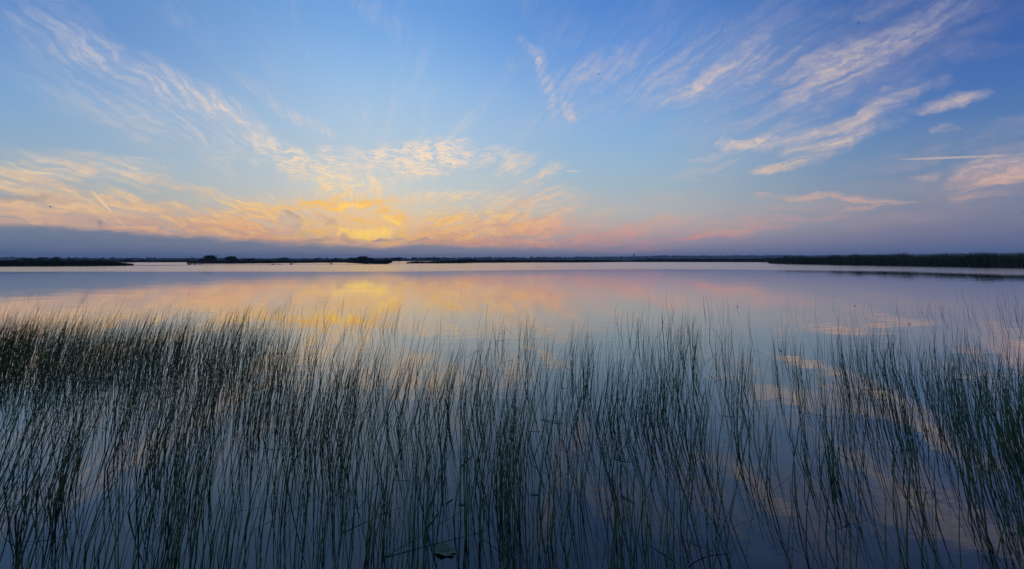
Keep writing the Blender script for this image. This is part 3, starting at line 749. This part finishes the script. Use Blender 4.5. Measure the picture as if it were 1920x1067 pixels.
sel &= ~((np.abs(xx - lpx) < .062) & (yy > lpy - .42) & (yy < lpy + .05))     # the lily pad keeps its own patch of water
xx, yy = xx[sel], yy[sel]
NS = len(xx)

def stem_path(x, y, i):
    """centre line of one stem"""
    far = np.clip((y - 6) / 6, 0, 1)
    h = rng.normal(.43, .10) * (1 - .25 * far) * (1.0 if rng.random() > .12 else rng.uniform(.45, .8))
    h = max(.14, h)
    # the breeze combs whole patches the same way
    X_, Y_ = np.array([x]), np.array([y])
    lx = .09 + .22 * (v3(X_ * .9, Y_ * .9)[0] - .5) + rng.normal(0, .075)
    ly = .22 * (v4(X_ * .9, Y_ * .9)[0] - .5) + rng.normal(0, .07)
    cx, cy = rng.normal(.07, .06), rng.normal(0, .04)
    kind = 'straight'
    s = np.linspace(0, 1, 8)
    pts = np.column_stack([x + h * (lx * s + cx * s ** 2), y + h * (ly * s + cy * s ** 2), h * s * (1 - .5 * (lx * lx + ly * ly))])
    pts += np.column_stack([rng.normal(0, .0010, 8), rng.normal(0, .0010, 8), np.zeros(8)]) * (s[:, None] > 0)
    u = rng.random()
    if abs(lx + cx) > .36: kind = 'leaning'
    if u < .045:                                  # snapped and folded over
        kind = 'snapped'
        k = int(rng.integers(3, 7)); a = rng.uniform(0, 6.28); drop = rng.uniform(-1.0, .25)
        dv = np.array((math.cos(a), math.sin(a) * .6, drop)); dv /= np.linalg.norm(dv)
        for q in range(k + 1, 8): pts[q] = pts[k] + dv * h / 7 * (q - k)
        pts[:, 2] = np.maximum(pts[:, 2], 0.004 + 0 * pts[:, 2]) if pts[-1, 2] < 0 else pts[:, 2]
    elif u < .06:                                # bowed over
        kind = 'bowed'
        pts[:, 0] += h * .24 * s ** 3 * rng.choice([-1, 1]); pts[:, 2] -= h * .14 * s ** 3
    pts = np.vstack([pts[0] - (pts[1] - pts[0]) * .6 - (0, 0, .03), pts])
    r0 = rng.choice([rng.uniform(.0013, .0022), rng.uniform(.0020, .0038)])
    rad = r0 * np.concatenate(([1.0], 1 - .72 * s ** 1.3))
    return pts, rad, kind, h

paths = [stem_path(x, y, i) for i, (x, y) in enumerate(zip(xx, yy))]
# a few long stems lying across the others
for (a_, b_, hz) in (((720, 1046), (915, 940), .10), ((640, 1000), (760, 870), .42)):
    A = np.array((*ground(*a_), 0.0)); q = ground(*b_); B = np.array((q[0], q[1], 0)) * .96 + (0, 0, .05)
    s = np.linspace(0, 1, 9)[:, None]
    pts = A + (B - A) * s + np.array((0, 0, 1)) * (s * hz * .3)
    paths.append((pts, .0024 * (1 - .6 * s[:, 0]), 'leaning', float(np.linalg.norm(B - A))))

score = []
for pts, rad, kind, h in paths:
    u, v, d = proj(pts[1:])
    inside = (u > 0) & (u < 1920) & (v > 0) & (v < 1067) & (d > .2)
    seg = np.hypot(np.diff(u), np.diff(v)) * (inside[1:] & inside[:-1])
    score.append(seg.sum() * rad.mean() / d.mean())
order = np.argsort(-np.array(score))
TOP = set(order[:300].tolist())

KIND = {'straight': 'slim dark green reed stem standing nearly straight', 'leaning': 'slim dark green reed stem leaning far over',
        'snapped': 'dark reed stem snapped partway up, top folded over', 'bowed': 'slim reed stem bowed in a smooth curve'}
BASES = np.array([p_[0][1][:2] for p_ in paths]); LILY = np.array(ground(834, 1035)); CURVED = np.array(ground(1330, 1045))
def stem_label(i, kind, h, rad):
    b_ = BASES[i]; crowd = int((np.hypot(*(BASES - b_).T) < .14).sum()) - 1
    size = 'tall ' if h > .60 else 'short ' if h < .42 else ''
    if np.hypot(*(b_ - LILY)) < .22: place = 'beside the lily pad'
    elif np.hypot(*(b_ - CURVED)) < .35: place = 'by the curved pale dead stem'
    elif crowd >= 6: place = 'in a thick clump'
    elif crowd <= 1: place = 'standing apart in open water'
    else: place = 'in a loose group'
    girth = 'stout' if rad[0] > .0031 else 'hair-thin' if rad[0] < .0021 else 'slim'
    lb = size + (KIND[kind].replace('slim', girth, 1) if kind != 'snapped' else girth + ' ' + KIND[kind])
    size += girth + ' '
    if place.startswith('by the c') and kind == 'snapped': place = 'by the curved dead stem'
    return lb + ', ' + place, size + kind + ' reed stems ' + place
g = Geo(); t = np.linspace(0, 1, 4)[:, None] * np.array((0, 0, .011)); g.tube(t, [.0038, .0046, .0048, .0042], 6)
SHEATH = g.mesh('sheath', M_SHEATH)
rest = Geo()
for i, (pts, rad, kind, h) in enumerate(paths):
    if i not in TOP:
        rest.tube(pts, rad, 4 if pts[0][1] > 3.5 else 5); continue
    b = pts[1].copy()
    g = Geo(); g.tube(pts - b, rad, 6)
    lb, gp = stem_label(i, kind, h, rad)
    o = link('reed_stem', g.mesh('reed_stem', M_STEM, True), None, tuple(b), label=lb, category='reed', group=gp)
    for q in sorted(rng.choice(np.arange(2, len(pts) - 2), 2, replace=False)):
        dv = Vector(pts[q + 1] - pts[q])
        c = link('sheath', SHEATH, o, tuple(pts[q] - b), tuple(dv.to_track_quat('Z', 'Y').to_euler()))
        sc_ = rad[q] / .0040; c.scale = (sc_, sc_, 1.0)
link('reed_stand', rest.mesh('reed_stand', M_STEM, True), kind='stuff', label='spreading stand of slim green reeds across the shallows', category='reeds')
print('stems', NS, 'tris', sum(len(f) for f in rest.F[4]) * 2)

# ------------------------------------------------------------------ lily pad, floating bits
def lily(px, py, rx, label, seed):
    r = np.random.default_rng(seed); gx, gy = ground(px, py)
    n = 40; a = np.linspace(.06, 2 * np.pi - .06, n)
    rad = rx * (1 + .05 * np.sin(3 * a + 1) + .04 * np.sin(7 * a) + r.normal(0, .012, n))
    V = [(0.12 * rx, 0, .004)]
    for f in (.35, .7, .92, 1.0):
        for k in range(n):
            z = .004 + .0035 * math.sin(a[k] * 5 + f * 4) * f + (.007 * max(0, math.sin(a[k] - .4)) ** 3 if f == 1.0 else 0)
            V.append((math.cos(a[k]) * rad[k] * f, math.sin(a[k]) * rad[k] * f * .62, z))
    F3 = [(0, 1 + k, 2 + k) for k in range(n - 1)]
    F4 = [(1 + j * n + k, 1 + (j + 1) * n + k, 2 + (j + 1) * n + k, 2 + j * n + k) for j in range(3) for k in range(n - 1)]
    mt = material('lily_leaf', (0.17, 0.21, 0.09), .6, (0.22, 0.23, 0.10), 26, .12)
    o = link('lily_pad', new_mesh('lily_pad', V, [np.array(F3), np.array(F4)], mt, True), None, (gx, gy, .003), (0, 0, -.25), label=label, category='lily pad')
    for k in range(7):
        an = .5 + k * .88
        g = Geo(); pp = [np.array((math.cos(an) * rx * f, math.sin(an) * rx * f * .6, .0075)) for f in (.08, .4, .75)]
        g.tube(pp, [.0018, .0014, .0008], 4); link('vein', g.mesh('vein', material('leaf_vein', (0.20, 0.21, 0.11), .6)) if k == 0 else bpy.data.meshes.get('vein').copy() if False else g.mesh('vein', bpy.data.materials['leaf_vein']), o)
lily(834, 1035, .050, 'small oval green lily pad floating among the reed stems', 3)

def floating(px0, py0, px1, py1, r, label, bend=.0, lift=.0):
    A = np.array((*ground(px0, py0), .004)); B = np.array((*ground(px1, py1), .004))
    s = np.linspace(0, 1, 9)[:, None]; side_ = np.cross(B - A, (0, 0, 1))
    pts = A + (B - A) * s + side_ * bend * np.sin(np.pi * s) + np.array((0, 0, 1)) * lift * np.sin(np.pi * s)
    g = Geo(); g.tube(pts - A, r * .7 * np.array([.7, .9, 1, 1, 1, 1, .9, .75, .4]), 6)
    link('dead_stem', g.mesh('dead_stem', M_DEAD, True), None, tuple(A), label=label, category='dead stem', group='dead stems afloat among the reeds')
floating(802, 990, 824, 958, .0040, 'pale dead stem afloat above the lily pad')
floating(836, 945, 850, 935, .0045, 'short pale dead scrap afloat past the lily pad')
floating(860, 946, 874, 944, .0045, 'pale curled dead stem fragment beside the short scrap', .2)
floating(861, 878, 885, 855, .0042, 'thin straight dead stem floating clear of the lily pad')
floating(1284, 1012, 1340, 1034, .0022, 'straight dead stem meeting a curved pale one at the water surface')
floating(1290, 1062, 1372, 1036, .0028, 'curved pale dead stem afloat in open dark water', -.12, .006)
floating(994, 928, 1012, 928, .0042, 'stubby dead stem lying level between upright reeds')
floating(1163, 930, 1192, 944, .0042, 'slanting dead stem afloat where the reeds thin out')
floating(1218, 1022, 1275, 1058, .0024, 'long straight dead stem afloat near the curved pale one')
floating(1012, 786, 1056, 794, .004, 'dead stem lying across leaning reeds', .05, .004)
floating(1148, 858, 1182, 866, .004, 'dead stem lying level beside bent reeds', 0, .004)
floating(960, 762, 975, 768, .004, 'short dark dead stem caught among the reeds', 0, .004)

# specks on the open water: small floating leaves
M_SPK = material('sodden_leaf', (0.03, 0.025, 0.02), .6, (0.05, 0.04, 0.03), 30)
for k, (px, py) in enumerate(((1382, 575), (1603, 574), (1706, 608), (1462, 657))):
    gx, gy = ground(px, py); r = .022 if k < 2 else .018
    a = np.linspace(0, 2 * np.pi, 10, endpoint=False)
    V = [(0, 0, .014)] + [(math.cos(t) * r * (1.4 + .3 * math.sin(3 * t)), math.sin(t) * r, .002 + .012 * (math.sin(t * 2) > 0)) for t in a]
    F3 = [(0, 1 + q, 1 + (q + 1) % 10) for q in range(10)]
    link('floating_leaf', new_mesh('floating_leaf', V, np.array(F3), M_SPK, True), None, (gx, gy, .003), (0, 0, k * 1.3), label='tiny dark curled leaf floating on open calm water beyond the reeds', category='leaf', group='curled leaves floating beyond the reeds')

# birds
def bird(px, py, dist, span, label, roll):
    a, e = sky_dir(px, py)
    loc = (dist * math.sin(R(a)) * math.cos(R(e)), dist * math.cos(R(a)) * math.cos(R(e)), CAMH + dist * math.sin(R(e)))
    g = Geo(); L = span * .55
    g.tube([(0, -L * .5, 0), (0, -L * .4, .01), (0, -L * .1, 0), (0, L * .2, 0), (0, L * .45, .01), (0, L * .6, .01)], np.array([.02, .09, .13, .11, .05, .01]) * span, 8)
    o = link('bird', g.mesh('bird', M_BIRD, True), None, loc, (0, roll, a * -.02 + roll), label=label, category='bird', group='birds over the lake')
    for s in (-1, 1):
        V = [(s * .03 * span, .14 * span, .02), (s * .22 * span, .17 * span, .1 * span), (s * .5 * span, -.02 * span, .05 * span), (s * .24 * span, -.08 * span, .09 * span), (s * .03 * span, -.12 * span, .02)]
        V2 = [(x, y, z - .012 * span) for x, y, z in V]
        F_ = [np.array([(0, 1, 2, 3), (5, 8, 7, 6)]), np.array([(0, 3, 4), (5, 9, 8)])]
        link('wing', new_mesh('wing', V + V2, F_, M_BIRD), o)
    V = [(0, -L * .45, .01), (-.09 * span, -L * .8, .01), (.09 * span, -L * .8, .01), (0, -L * .6, .02)]
    link('tail', new_mesh('tail', V, np.array([(0, 1, 3), (0, 3, 2)]), M_BIRD), o)
bird(94, 388, 60, .30, 'small dark bird flying below the bright cloud off the short contrail', .7)
bird(205, 382, 80, .24, 'tiny dark bird just beside the short slanting contrail', .3)
bird(218, 407, 80, .26, 'tiny dark bird crossing the tail of the short contrail', -.4)
bird(1610, 43, 60, .30, 'small dark bird high against broad streaky cirrus', .2)
bird(1123, 139, 60, .32, 'small dark bird near the upright curling cirrus wisp', .9)
bird(1137, 279, 60, .22, 'tiny dark bird in clear blue below the upright cirrus wisp', .5)
bird(1430, 358, 60, .24, 'tiny dark bird just above the thin level cloud line', -.6)
bird(1916, 396, 60, .22, 'tiny dark bird beneath the pink cloud over the reed bed', .2)

# ------------------------------------------------------------------ evening haze over the lake
hz = bpy.data.materials.new('evening_haze'); hz.use_nodes = True
T = NT(hz.node_tree)
for n in list(T.n): T.n.remove(n)
pv = T.n.new('ShaderNodeVolumePrincipled'); pv.inputs['Color'].default_value = (0.80, 0.86, 1.0, 1); pv.inputs['Density'].default_value = 0.00018
ho = T.n.new('ShaderNodeOutputMaterial'); T.l.new(pv.outputs[0], ho.inputs['Volume'])
g = Geo(); g.box((0, 4700, 59), (18800, 10000, 120)); link('haze', g.mesh('haze', hz), kind='stuff', label='thin blue evening haze over the lake', category='haze')
